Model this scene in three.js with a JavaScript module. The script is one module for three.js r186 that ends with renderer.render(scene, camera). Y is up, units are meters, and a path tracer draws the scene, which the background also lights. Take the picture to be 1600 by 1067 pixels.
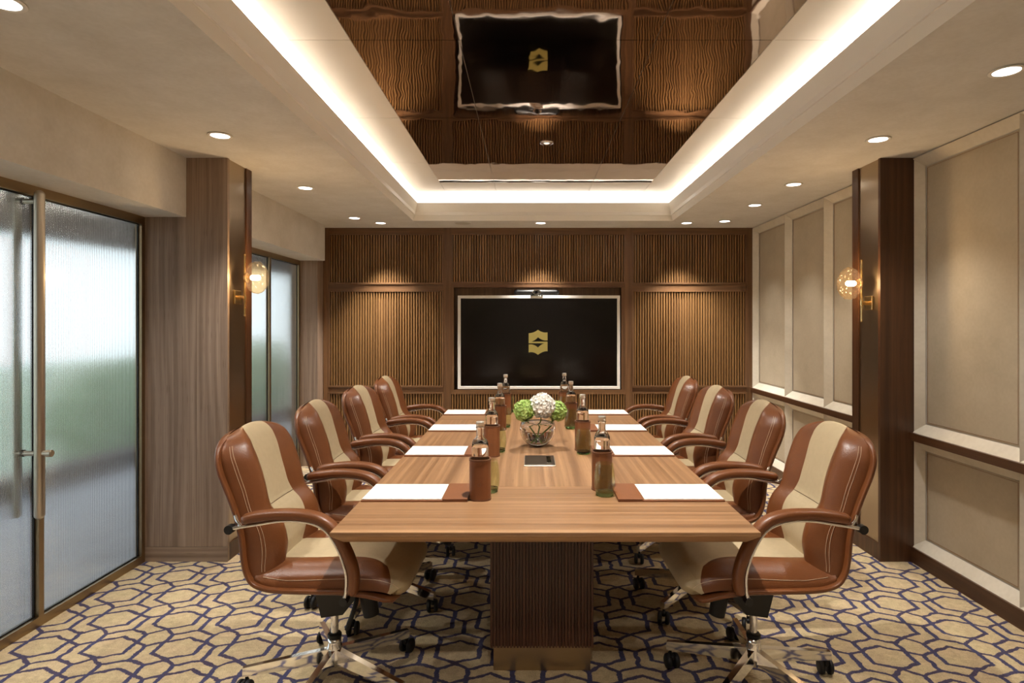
import * as THREE from 'three';
import { mergeGeometries, toCreasedNormals } from 'three/addons/utils/BufferGeometryUtils.js';
import { RoundedBoxGeometry } from 'three/addons/geometries/RoundedBoxGeometry.js';
import { RectAreaLightUniformsLib } from 'three/addons/lights/RectAreaLightUniformsLib.js';

// ------------------------------------------------------------------ camera, sky, exposure
RectAreaLightUniformsLib.init();
const scene = new THREE.Scene();
const FOCAL = 940, CAM_Y = 1.40;
const camera = new THREE.PerspectiveCamera(2 * Math.atan(533.5 / FOCAL) * 180 / Math.PI, 1600 / 1067, 0.05, 120);
camera.position.set(0, CAM_Y, 0);
camera.lookAt(0, CAM_Y, -5);
camera.setViewOffset(1600, 1067, -27, 25.5, 1600, 1067);      // shifted lens: verticals stay upright
const renderer = new THREE.WebGLRenderer({ antialias: true });
renderer.toneMapping = THREE.LinearToneMapping;
renderer.toneMappingExposure = 1.1;
renderer.shadowMap.enabled = true;
scene.background = new THREE.Color().setRGB(2.2, 2.3, 2.45);   // overcast daylight outside the corridor windows

const WARM = new THREE.Color().setRGB(1.0, 0.955, 0.885);
const DOWN = 8.2, DOWN_PANEL = 4.8, WASH = 17.0, CENTRE = 17.5, COVE = 330.0, SCONCE = 0.42, LINEAR = 12.0;

// ------------------------------------------------------------------ helpers
let seed = 7;
const rnd = () => { seed = (seed * 1664525 + 1013904223) >>> 0; return seed / 4294967296; };
const V = (x, y, z) => new THREE.Vector3(x, y, z);
const used = {};
function numbered(n) { const k = used[n] = (used[n] ?? -1) + 1; return k ? `${n}_${String(k).padStart(3, '0')}` : n; }
function clean(g) {
  const h = g.index ? g.toNonIndexed() : g;
  for (const k of Object.keys(h.attributes)) if (!['position', 'normal', 'uv'].includes(k)) h.deleteAttribute(k);
  if (!h.attributes.normal) h.computeVertexNormals();
  if (!h.attributes.uv) h.setAttribute('uv', new THREE.BufferAttribute(new Float32Array(h.attributes.position.count * 2), 2));
  h.morphAttributes = {};
  return h;
}
const merge = a => { a = [].concat(a).map(clean); return a.length > 1 ? mergeGeometries(a, false) : a[0]; };
// uv in metres; v runs along the grain axis
function metric(g, grain = 'y', ou = 0, ov = 0) {
  g = clean(g);
  const p = g.attributes.position, n = g.attributes.normal, uv = g.attributes.uv;
  for (let i = 0; i < p.count; i += 3) {
    let ax = 0, ay = 0, az = 0;
    for (let k = 0; k < 3; k++) { ax += Math.abs(n.getX(i + k)); ay += Math.abs(n.getY(i + k)); az += Math.abs(n.getZ(i + k)); }
    for (let k = 0; k < 3; k++) {
      const x = p.getX(i + k), y = p.getY(i + k), z = p.getZ(i + k);
      let a, b;
      if (grain === 'x') { if (ax > ay && ax > az) [a, b] = [z, y]; else [a, b] = ay > az ? [z, x] : [y, x]; }
      else if (grain === 'z') { if (az > ay && az > ax) [a, b] = [x, y]; else [a, b] = ay > ax ? [x, z] : [y, z]; }
      else { if (ay > ax && ay > az) [a, b] = [x, z]; else [a, b] = ax > az ? [z, y] : [x, y]; }
      uv.setXY(i + k, a + ou, b + ov);
    }
  }
  return g;
}
function mesh(name, g, m, parent = scene) {
  const o = new THREE.Mesh(merge(g), m);
  o.name = parent === scene ? numbered(name) : name;
  parent.add(o);
  return o;
}
function tag(o, label, category, group, kind) {
  if (label) o.userData.label = label;
  if (category) o.userData.category = category;
  if (group) o.userData.group = group;
  if (kind) o.userData.kind = kind;
  return o;
}
function thing(name, label, category, [x, y, z] = [0, 0, 0], turn = 0, group) {
  const o = new THREE.Group(); o.name = numbered(name); scene.add(o);
  o.position.set(x, y, z); o.rotation.y = turn;
  return tag(o, label, category, group);
}
function structure(name, label) { const o = new THREE.Group(); o.name = numbered(name); scene.add(o); o.userData.kind = 'structure'; if (label) { o.userData.label = label; o.userData.category = name.split('_')[0]; } return o; }
function dup(root, [x, y, z], turn, label) {
  const r = root.clone(); r.name = numbered(root.name.replace(/_\d{3}$/, '')); scene.add(r);
  r.position.set(x, y, z); r.rotation.y = turn; r.userData = { ...root.userData, label };
  return r;
}
// box given by its limits; d is the distance in front of the lens (z = -d)
function bx(x0, x1, y0, y1, d0, d1, grain = 'y', ou = rnd() * 3, ov = rnd() * 3) {
  const g = new THREE.BoxGeometry(Math.abs(x1 - x0), Math.abs(y1 - y0), Math.abs(d1 - d0));
  g.translate((x0 + x1) / 2, (y0 + y1) / 2, -(d0 + d1) / 2);
  return metric(g, grain, ou, ov);
}
function rbx(w, h, d, r, x = 0, y = 0, z = 0, grain = 'y', seg = 2) {
  const g = new RoundedBoxGeometry(w, h, d, seg, r); g.translate(x, y, z);
  return metric(g, grain, rnd() * 3, rnd() * 3);
}
const cyl = (r0, r1, h, x, y, z, n = 20) => { const g = new THREE.CylinderGeometry(r0, r1, h, n); g.translate(x, y, z); return g; };
const lathe = (pts, n = 40) => new THREE.LatheGeometry(pts.map(p => new THREE.Vector2(p[0], p[1])), n);
function quad(a, b, c, d) {   // flat quad, counter-clockwise seen from the front
  const g = new THREE.BufferGeometry();
  g.setAttribute('position', new THREE.Float32BufferAttribute([...a, ...b, ...c, ...a, ...c, ...d], 3));
  g.computeVertexNormals(); return g;
}
function hexa(p) {            // p: 4 corners of one end then the 4 of the other
  const q = (i, j, k, l) => quad(p[i], p[j], p[k], p[l]);
  return merge([q(0, 1, 2, 3), q(7, 6, 5, 4), q(0, 4, 5, 1), q(1, 5, 6, 2), q(2, 6, 7, 3), q(3, 7, 4, 0)]);
}
function grid(fn, nu, nv) {   // smooth surface
  const pos = [], uv = [], idx = [];
  for (let j = 0; j <= nv; j++) for (let i = 0; i <= nu; i++) { const p = fn(i / nu, j / nv); pos.push(p.x, p.y, p.z); uv.push(p.u ?? p.x, p.v ?? p.y + p.z); }
  for (let j = 0; j < nv; j++) for (let i = 0; i < nu; i++) { const a = j * (nu + 1) + i, b = a + 1, c = a + nu + 1, d = c + 1; idx.push(a, b, d, a, d, c); }
  const g = new THREE.BufferGeometry();
  g.setAttribute('position', new THREE.Float32BufferAttribute(pos, 3));
  g.setAttribute('uv', new THREE.Float32BufferAttribute(uv, 2));
  g.setIndex(idx); g.computeVertexNormals(); return g;
}
function spline(xs, ys) {     // smooth curve through points (Catmull-Rom in x)
  return x => {
    if (x <= xs[0]) return ys[0];
    const n = xs.length - 1; if (x >= xs[n]) return ys[n];
    let i = 0; while (x > xs[i + 1]) i++;
    const h = xs[i + 1] - xs[i], t = (x - xs[i]) / h;
    const m = k => k <= 0 ? (ys[1] - ys[0]) / (xs[1] - xs[0]) : k >= n ? (ys[n] - ys[n - 1]) / (xs[n] - xs[n - 1]) : (ys[k + 1] - ys[k - 1]) / (xs[k + 1] - xs[k - 1]);
    const t2 = t * t, t3 = t2 * t;
    return (2 * t3 - 3 * t2 + 1) * ys[i] + (t3 - 2 * t2 + t) * h * m(i) + (3 * t2 - 2 * t3) * ys[i + 1] + (t3 - t2) * h * m(i + 1);
  };
}
// a bar swept along a path in the u-y plane at sideways place z; shape(t) gives [half width sideways, half height]
function sweep(path, z, shape, n = 40, round = 12, power = 2) {
  const c = new THREE.CatmullRomCurve3(path.map(p => V(p[0], p[1], p[2] ?? 0)), false, 'centripetal');
  return grid((i, j) => {
    const t = j, p = c.getPointAt(t), T = c.getTangentAt(t), N = V(-T.y, T.x, 0).normalize();
    const a = i * Math.PI * 2, [w, h] = shape(t);
    const ca = Math.cos(a), sa = Math.sin(a), q = 2 / power;
    const A = Math.sign(ca) * Math.abs(ca) ** q * w, B = Math.sign(sa) * Math.abs(sa) ** q * h;
    const r = V(p.x + N.x * B, p.y + N.y * B, z + p.z + A); r.u = i * 0.15; r.v = j * 0.6; return r;
  }, round, n);
}

// ------------------------------------------------------------------ textures
function hash(x, y, s) { let h = (x * 374761393 + y * 668265263 + s * 974634777) | 0; h = Math.imul(h ^ (h >>> 13), 1274126177); return ((h ^ (h >>> 16)) >>> 0) / 4294967296; }
function pn(x, y, px, py, s) {          // value noise that repeats every px, py
  const xi = Math.floor(x), yi = Math.floor(y), fx = x - xi, fy = y - yi;
  const m = (a, b) => ((a % b) + b) % b, x0 = m(xi, px), x1 = m(xi + 1, px), y0 = m(yi, py), y1 = m(yi + 1, py);
  const u = fx * fx * (3 - 2 * fx), v = fy * fy * (3 - 2 * fy);
  const a = hash(x0, y0, s), b = hash(x1, y0, s), c = hash(x0, y1, s), d = hash(x1, y1, s);
  return a + (b - a) * u + (c - a) * v + (a - b - c + d) * u * v;
}
function tex(w, h, fn, su, sv, color = true) {
  const d = new Uint8Array(w * h * 4);
  for (let j = 0; j < h; j++) for (let i = 0; i < w; i++) {
    const c = fn(i / w, j / h), k = (j * w + i) * 4;
    if (typeof c === 'number') d[k] = d[k + 1] = d[k + 2] = Math.max(0, Math.min(255, c * 255));
    else for (let q = 0; q < 3; q++) d[k + q] = Math.max(0, Math.min(255, c[q]));
    d[k + 3] = 255;
  }
  const t = new THREE.DataTexture(d, w, h);
  t.magFilter = THREE.LinearFilter; t.minFilter = THREE.LinearMipmapLinearFilter; t.generateMipmaps = true;
  t.wrapS = t.wrapT = THREE.RepeatWrapping; t.repeat.set(1 / su, 1 / sv);
  if (color) t.colorSpace = THREE.SRGBColorSpace;
  t.needsUpdate = true; return t;
}
const lerp = (a, b, t) => a + (b - a) * t;
function woodFn(s, contrast) {
  return (u, v) => {
    const w = (pn(u * 4, v * 2, 4, 2, s) - 0.5) * 0.034 + (pn(u * 9, v * 8, 9, 8, s + 1) - 0.5) * 0.006;
    const U = u + w;
    let t = 0.46 * pn(U * 9, v * 1, 9, 1, s + 2) + 0.30 * pn(U * 34, v * 2, 34, 2, s + 3) + 0.24 * pn(U * 110, v * 4, 110, 4, s + 4);
    const ring = 0.5 + 0.5 * Math.sin(2 * Math.PI * (U * 16 + 1.6 * pn(u * 3, v * 2, 3, 2, s + 5)));
    t = t * 0.88 + ring * 0.12;
    const pore = pn(u * 380, v * 22, 380, 22, s + 6), p = pore > 0.78 ? (pore - 0.78) * 2.4 : 0;
    t = 0.5 + (t - 0.5) * contrast - p * 0.55;
    t = Math.max(0, Math.min(1, t));
    return [lerp(138, 255, t), lerp(124, 250, t), lerp(112, 244, t)];
  };
}
const woodMap = tex(1024, 1024, woodFn(11, 1.2), 0.8, 1.9), woodMapB = tex(1024, 1024, woodFn(47, 0.72), 0.8, 1.7), woodMapC = tex(1024, 1024, woodFn(83, 1.05), 0.55, 1.9);
const woodBump = tex(512, 512, (u, v) => pn(u * 256, v * 14, 256, 14, 5) * 0.6 + pn(u * 64, v * 6, 64, 6, 6) * 0.4, 0.8, 1.9, false);
const grainNoise = tex(512, 512, (u, v) => 0.5 * pn(u * 150, v * 150, 150, 150, 21) + 0.3 * pn(u * 75, v * 75, 75, 75, 22) + 0.2 * pn(u * 256, v * 256, 256, 256, 23), 0.25, 0.25, false);
const mottle = tex(512, 512, (u, v) => { const t = 0.45 * pn(u * 6, v * 6, 6, 6, 31) + 0.3 * pn(u * 17, v * 17, 17, 17, 32) + 0.25 * pn(u * 90, v * 90, 90, 90, 33); return [lerp(228, 255, t), lerp(226, 255, t), lerp(222, 255, t)]; }, 1.1, 1.1);

// carpet: large hexagons, chevron bands and small hexagons between blue-violet lines
const CA = 0.304, CR = 0.247;
const carpetSegs = (() => {
  const w = 0.092, s = 0.045, p = 0.088, k = CA / 2 - w, S = [];
  const L = (a, b, c, d, t) => S.push([a, b, c, d, t]);
  L(-w, 0.112, -w, -s, 1); L(w, 0.112, w, -s, 1);
  L(-w, s, 0, p, 0); L(0, p, w, s, 0); L(-w, -s, 0, -p, 0); L(0, -p, w, -s, 0);
  L(-w, 0.112, 0, 0.153, 0); L(0, 0.153, w, 0.112, 0);
  L(0, -p, k, -2 * CR + 0.247 + 0.112, 0); L(0, -p, -k, -2 * CR + 0.247 + 0.112, 0);
  L(k, -CR + s, 0, -0.231, 0); L(-k, -CR + s, 0, -0.231, 0);
  L(0, -0.231, 0, -2 * CR + 0.153, 1);
  const all = [];
  for (let i = -1; i <= 1; i++) for (let j = -2; j <= 2; j++) { const ox = (i + (Math.abs(j) % 2) / 2) * CA, oy = j * CR; for (const q of S) all.push([q[0] + ox, q[1] + oy, q[2] + ox, q[3] + oy, q[4]]); if (Math.abs(j) % 2) for (const q of S) all.push([q[0] + ox - CA, q[1] + oy, q[2] + ox - CA, q[3] + oy, q[4]]); }
  return all.filter(q => Math.min(q[0], q[2]) < CA / 2 + 0.03 && Math.max(q[0], q[2]) > -CA / 2 - 0.03 && Math.min(q[1], q[3]) < CR + 0.03 && Math.max(q[1], q[3]) > -CR - 0.03);
})();
const TW = 4 * CA, TH = 4 * CR;
function carpetAt(u, v) {
  let x = u * TW, y = v * TH;
  x += (pn(u * 40, v * 34, 40, 34, 61) - 0.5) * 0.010 + (pn(u * 220, v * 190, 220, 190, 62) - 0.5) * 0.004;
  y += (pn(u * 40, v * 34, 40, 34, 63) - 0.5) * 0.010 + (pn(u * 220, v * 190, 220, 190, 64) - 0.5) * 0.004;
  x -= Math.round(x / CA) * CA; y -= Math.round(y / (2 * CR)) * 2 * CR;
  let best = 9, kind = 0;
  for (const q of carpetSegs) {
    const dx = q[2] - q[0], dy = q[3] - q[1], t = Math.max(0, Math.min(1, ((x - q[0]) * dx + (y - q[1]) * dy) / (dx * dx + dy * dy)));
    const d = Math.hypot(x - q[0] - dx * t, y - q[1] - dy * t) - (q[4] ? 0.0102 : 0.0082);
    if (d < best) { best = d; kind = q[4]; }
  }
  return [best, kind];
}
const carpetField = (() => { const W = 1400, H = 1140, f = new Float32Array(W * H), k = new Uint8Array(W * H); for (let j = 0; j < H; j++) for (let i = 0; i < W; i++) { const r = carpetAt(i / W, j / H); f[j * W + i] = r[0]; k[j * W + i] = r[1]; } return { W, H, f, k }; })();
const carpetMap = tex(carpetField.W, carpetField.H, (u, v) => {
  const at = Math.round(v * carpetField.H) * carpetField.W + Math.round(u * carpetField.W), d = carpetField.f[at], kind = carpetField.k[at];
  const e = Math.max(0, Math.min(1, 0.5 - d / 0.0022));
  const n = pn(u * 500, v * 410, 500, 410, 71), n2 = pn(u * 60, v * 50, 60, 50, 72), n3 = pn(u * 18, v * 15, 18, 15, 73), st = pn(u * 30, v * 300, 30, 300, 74);
  const f = 0.80 + 0.16 * n + 0.10 * n2 + 0.06 * st;
  const A = [192 * f, (169 + 4 * n3) * f, 134 * f];
  const m = kind ? 0.25 + 0.35 * n2 : 0.55 + 0.45 * n2;
  const g = 0.78 + 0.34 * n;
  const B = [lerp(60, 70, m) * g, lerp(66, 58, m) * g, lerp(108, 78, m) * g];
  return A.map((a, i) => lerp(a, B[i], e));
}, TW, TH);
const carpetBump = tex(1024, 1024, (u, v) => 0.6 * pn(u * 480, v * 390, 480, 390, 81) + 0.4 * pn(u * 250, v * 200, 250, 200, 82), TW, TH, false);
for (const t of [carpetMap, carpetBump]) { t.center.set(0, 0); }
// film ripple of the mirror ceiling, in floats so that the slope stays smooth
const ripple = (() => {
  const W = 512, d = new Float32Array(W * W * 4);
  for (let j = 0; j < W; j++) for (let i = 0; i < W; i++) { const u = i / W, v = j / W, k = (j * W + i) * 4; const h = 0.62 * pn(u * 9, v * 7, 9, 7, 91) + 0.28 * pn(u * 20, v * 15, 20, 15, 92) + 0.10 * pn(u * 44, v * 31, 44, 31, 93); d[k] = d[k + 1] = d[k + 2] = h; d[k + 3] = 1; }
  const t = new THREE.DataTexture(d, W, W, THREE.RGBAFormat, THREE.FloatType);
  t.magFilter = THREE.LinearFilter; t.wrapS = t.wrapT = THREE.RepeatWrapping; t.repeat.set(1 / 1.6, 1 / 1.6); t.needsUpdate = true; return t;
})();

// ------------------------------------------------------------------ materials
const hex = c => new THREE.Color(c);
const std = (o) => new THREE.MeshStandardMaterial(o);
const phy = (o) => new THREE.MeshPhysicalMaterial(o);
const wood = (c, r = 0.42, map = woodMap) => std({ color: hex(c), map, bumpMap: woodBump, bumpScale: 0.0004, roughness: r });
const M = {
  wallWood: wood('#8a6746', 0.45), wallSlat: wood('#aa8252', 0.42, woodMapB), pier: wood('#b8a494', 0.42), darkWood: wood('#66452c', 0.38), tableWood: wood('#cda47c', 0.32, woodMapC), pedestalWood: wood('#6a4330', 0.42, woodMapB),
  plaster: std({ color: hex('#e2ded8'), map: mottle, roughness: 0.9 }), ceilingPaint: std({ color: hex('#e4e2df'), map: mottle, roughness: 0.9 }), border: std({ color: hex('#e8e0d4'), roughness: 0.7 }),
  fascia: std({ color: hex('#f0ece4'), roughness: 0.75 }),
  mirror: std({ color: new THREE.Color().setRGB(0.46, 0.36, 0.29), metalness: 1, roughness: 0.03, bumpMap: ripple, bumpScale: 0.0011 }),
  creamPaint: std({ color: hex('#e2d9c8'), map: mottle, roughness: 0.6 }), panelHide: std({ color: hex('#c4b69e'), map: mottle, bumpMap: grainNoise, bumpScale: 0.0004, roughness: 0.65 }),
  carpet: std({ map: carpetMap, bumpMap: carpetBump, bumpScale: 0.002, roughness: 1 }),
  bronze: std({ color: new THREE.Color().setRGB(0.34, 0.25, 0.15), metalness: 1, roughness: 0.34 }), bronzePlate: std({ color: new THREE.Color().setRGB(0.42, 0.34, 0.25), metalness: 1, roughness: 0.28 }),
  brass: std({ color: new THREE.Color().setRGB(0.74, 0.52, 0.24), metalness: 1, roughness: 0.22 }), satin: std({ color: new THREE.Color().setRGB(0.58, 0.52, 0.43), metalness: 1, roughness: 0.36 }),
  plinth: std({ color: new THREE.Color().setRGB(0.50, 0.38, 0.24), metalness: 1, roughness: 0.33 }),
  chrome: std({ color: new THREE.Color().setRGB(0.82, 0.81, 0.80), metalness: 1, roughness: 0.07 }),
  black: std({ color: hex('#0b0a0a'), roughness: 0.45 }), blackGloss: std({ color: hex('#050404'), roughness: 0.12 }), rubber: std({ color: hex('#121011'), roughness: 0.6 }),
  leather: std({ color: hex('#774523'), map: mottle, bumpMap: grainNoise, bumpScale: 0.0005, roughness: 0.36 }), leatherDark: std({ color: hex('#70462c'), map: mottle, bumpMap: grainNoise, bumpScale: 0.0004, roughness: 0.42 }),
  cream: std({ color: hex('#c3b08e'), map: mottle, bumpMap: grainNoise, bumpScale: 0.0004, roughness: 0.45 }), thread: std({ color: hex('#dcc0a0'), roughness: 0.8 }),
  hide: std({ color: hex('#84502c'), map: mottle, bumpMap: grainNoise, bumpScale: 0.0003, roughness: 0.5 }),
  paper: std({ color: hex('#f3efe9'), roughness: 0.85 }),
  white: std({ color: hex('#ece8e2'), roughness: 0.4 }), lens: std({ color: hex('#ffffff'), emissive: new THREE.Color().setRGB(1, 0.94, 0.84), emissiveIntensity: 6 }),
  led: std({ color: hex('#fff4e2'), emissive: new THREE.Color().setRGB(1, 0.86, 0.66), emissiveIntensity: 4 }),
  bulb: std({ color: hex('#fff4e2'), emissive: new THREE.Color().setRGB(1, 0.84, 0.62), emissiveIntensity: 26 }),
  thinGlass: phy({ color: hex('#f4f7f2'), transmission: 1, thickness: 0, roughness: 0, ior: 1.5 }),
  clearGlass: phy({ color: hex('#ffffff'), transmission: 1, thickness: 0.01, roughness: 0, ior: 1.5 }),
  water: phy({ color: hex('#ffffff'), transmission: 1, thickness: 0.1, roughness: 0, ior: 1.33 }),
  greenGlass: phy({ color: hex('#ffffff'), transmission: 1, thickness: 0.02, roughness: 0, ior: 1.5, attenuationColor: hex('#a6dca0'), attenuationDistance: 0.07 }),
  tumblerGlass: phy({ color: hex('#ecf3da'), transmission: 1, thickness: 0, roughness: 0, ior: 1.5 }),
  fluted: phy({ color: hex('#f6f9f8'), transmission: 1, thickness: 0.008, roughness: 0.1, ior: 1.5 }),
  pane: phy({ color: hex('#f4f8f8'), transmission: 1, thickness: 0, roughness: 0, ior: 1.5 }),
  cutGlass: phy({ color: hex('#ffeccc'), transmission: 1, thickness: 0, roughness: 0.09, ior: 1.5 }),
  screen: std({ color: hex('#040303'), roughness: 0.16 }), gold: std({ color: hex('#4a3c18'), emissive: hex('#b39c4c'), emissiveIntensity: 0.42, roughness: 0.5 }),
  petalWhite: std({ color: hex('#fbf8f0'), roughness: 0.8 }), petalGreen: std({ color: hex('#b9d27c'), roughness: 0.75 }), stem: std({ color: hex('#4f7a2c'), roughness: 0.7 }),
  corridorFloor: std({ color: hex('#bfc2cf'), map: mottle, roughness: 0.5 }), corridorCeil: std({ color: hex('#b9b8b4'), roughness: 0.9 }), corridorDark: std({ color: hex('#6d6664'), roughness: 0.7 }), corridorWall: std({ color: hex('#d9d9d8'), roughness: 0.8 }),
  hedge: std({ color: hex('#94a888'), roughness: 0.9 }), lawn: std({ color: hex('#b9c2b2'), roughness: 1 }),
};

// ------------------------------------------------------------------ room shell
const H = 2.39, XR = 2.27, XL = -2.30, DB = 6.12, DF = -1.6;
const TOP = 2.66;
// floor
{
  const g = bx(XL - 0.06, XR + 0.12, -0.12, 0, DF - 0.15, DB + 0.25);
  const uv = g.attributes.uv, p = g.attributes.position, a = 0.023, c = Math.cos(a), s = Math.sin(a);
  for (let i = 0; i < p.count; i++) { const X = p.getX(i) - 1.1, D = -p.getZ(i) - 2.795; uv.setXY(i, X * c - D * s + 1.1 - 0.459, X * s + D * c); }
  const f = structure('floor', 'tan carpet woven with blue-violet interlocking hexagon lines');
  mesh('carpet', g, M.carpet, f);
}
// back wall: slatted walnut panels in a frame, with a niche for the screen
const bX = px => (px - 827) * DB / FOCAL, bY = py => CAM_Y - (py - 508) * DB / FOCAL;
{
  const w = structure('wall_back', 'walnut wall of fluted slat panels in frames behind the screen');
  const part = (n, g, m = M.wallWood) => mesh(n, g, m, w);
  part('backing', [bx(bX(500), bX(709), 0, H + 0.05, DB + 0.03, DB + 0.12), bx(bX(971), XR + 0.12, 0, H + 0.05, DB + 0.03, DB + 0.12), bx(bX(709), bX(971), bY(449), H + 0.05, DB + 0.03, DB + 0.12), bx(bX(709), bX(971), 0, bY(609), DB + 0.03, DB + 0.12)]);
  part('niche_back', bx(bX(700), bX(980), bY(620), bY(440), DB + 0.12, DB + 0.16));
  for (const [a, b] of [[505, 513], [693, 705], [977, 988], [1167, 1177]]) part('stile', bx(bX(a), bX(b), 0, H, DB, DB + 0.04));
  for (const [a, b] of [[513, 693], [705, 977], [988, 1167]]) {
    part('rail', bx(bX(a), bX(b), bY(364), H, DB + 0.001, DB + 0.04, 'x'));
    part('rail', bx(bX(a), bX(b), 0, bY(703), DB + 0.001, DB + 0.04, 'x'));
  }
  part('rail', bx(bX(705), bX(977), bY(449), bY(443), DB + 0.001, DB + 0.04, 'x'));
  part('rail', bx(bX(705), bX(977), bY(616), bY(609), DB + 0.001, DB + 0.04, 'x'));
  for (const a of [705, 971]) part('niche_side', bx(bX(a), bX(a + (a < 800 ? 4 : 6)), bY(609), bY(449), DB + 0.002, DB + 0.13));
  for (const [a, b] of [[513, 693], [988, 1167]]) { part('rail', bx(bX(a), bX(b), bY(453), bY(444), DB + 0.008, DB + 0.04, 'x')); part('rail', bx(bX(a), bX(b), bY(612.5), bY(605), DB + 0.008, DB + 0.04, 'x')); }
  const slats = (x0, x1, y0, y1, framed) => {
    const list = [], X0 = bX(x0), X1 = bX(x1), Y0 = bY(y1), Y1 = bY(y0), e = 0.018;
    if (framed) part('moulding', [bx(X0, X1, Y1 - e, Y1, DB - 0.004, DB + 0.035, 'x'), bx(X0, X1, Y0, Y0 + e, DB - 0.004, DB + 0.035, 'x'), bx(X0, X0 + e, Y0 + e, Y1 - e, DB - 0.004, DB + 0.035), bx(X1 - e, X1, Y0 + e, Y1 - e, DB - 0.004, DB + 0.035)]);
    const a = X0 + (framed ? e : 0), b = X1 - (framed ? e : 0), n = Math.round((b - a) / 0.0268), pit = (b - a) / n;
    for (let i = 0; i < n; i++) {
      const c = a + (i + 0.5) * pit, hw = 0.0083;
      const ou = rnd() * 3, ov = rnd() * 3, z0 = -(DB + 0.004), z1 = -(DB + 0.032), yb = Y0 + (framed ? e : 0), yt = Y1 - (framed ? e : 0);
      list.push(metric(hexa([[c - hw + 0.002, yb, z0], [c + hw - 0.002, yb, z0], [c + hw - 0.002, yt, z0], [c - hw + 0.002, yt, z0], [c - hw, yb, z1], [c + hw, yb, z1], [c + hw, yt, z1], [c - hw, yt, z1]]), 'y', ou, ov));
    }
    tag(part('slats', list, M.wallSlat), null, null, null, 'stuff');
  };
  for (const [a, b] of [[513, 693], [988, 1167]]) { slats(a, b, 364, 444, true); slats(a, b, 453, 605, true); slats(a, b, 612.5, 703, true); }
  slats(705, 977, 364, 443, true); slats(705, 977, 616, 703, false);
}
// walnut pier that closes the glazed wall at the screen end
{ const t = structure('trim_1', 'walnut pier between the far glass door and the slatted wall'); mesh('pier', [bx(-2.45, bX(505) - 0.004, 0, 2.45, 5.97, DB + 0.12)], M.pier, t); }
// left: plaster beam over the glazing, wall behind the lens
{
  const w = structure('wall_left', 'cream plaster beam running above the glass partition');
  mesh('beam', [bx(-2.45, -2.03, 2.04, 2.48, DF, 3.565), bx(-2.45, -2.03, 2.04, 2.48, 3.86, 5.975)], M.plaster, w);
  mesh('wall', [bx(-2.42, -2.26, 0, 2.04, DF, 0.6), bx(-2.45, -2.34, 2.44, TOP + 0.1, DF, DB + 0.2)], M.plaster, w);
  const f = structure('wall_front', 'plain cream wall closing the room behind the camera'); mesh('wall', bx(-2.45, 2.5, 0, TOP + 0.1, DF - 0.12, DF), M.plaster, f);
}
// columns with bronze faces
function column(name, label, x0, x1, side) {   // side: +1 shows its bronze face to +x
  const t = structure(name, label), d0 = 3.56, d1 = 3.87, face = side > 0 ? x1 : x0, inn = face - side * 0.02;
  const n = side > 0 ? 4 : 2, lo = Math.min(x0, x1), hi = Math.max(x0, x1);
  const cuts = side > 0 ? [0, 0.13, 0.42, 0.67, 1] : [0, 0.45, 1];
  for (let i = 0; i < n; i++) mesh('veneer_board', bx(lerp(lo, hi, cuts[i]), lerp(lo, hi, cuts[i + 1]) - 0.0006, side > 0 ? 0.088 : 0, H, d0, d0 + 0.022), side > 0 ? M.pier : M.darkWood, t);
  if (side > 0) mesh('base_board', bx(lo, hi, 0, 0.086, d0, d0 + 0.022, 'x'), M.pier, t);
  mesh('core', bx(side > 0 ? lo : inn, side > 0 ? inn : hi, 0, H, d0 + 0.022, d1), M.darkWood, t);
  mesh('edge_board', bx(Math.min(face, inn), Math.max(face, inn), 0, H, 3.80, d1), M.darkWood, t);
  mesh('foot_board', bx(Math.min(face, inn), Math.max(face, inn), 0, 0.10, d0 + 0.022, 3.80), M.darkWood, t);
  mesh('bronze_panel', bx(Math.min(face - side * 0.008, inn), Math.max(face - side * 0.008, inn), 0.10, H, d0 + 0.022, 3.80), M.bronzePlate, t);
}
column('trim_2', 'broad walnut column beside the glass door with a bronze side panel', -2.335, -1.785, 1);
column('trim_3', 'narrow dark walnut column on the panelled wall with a bronze side panel', 2.077, 2.30, -1);

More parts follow.
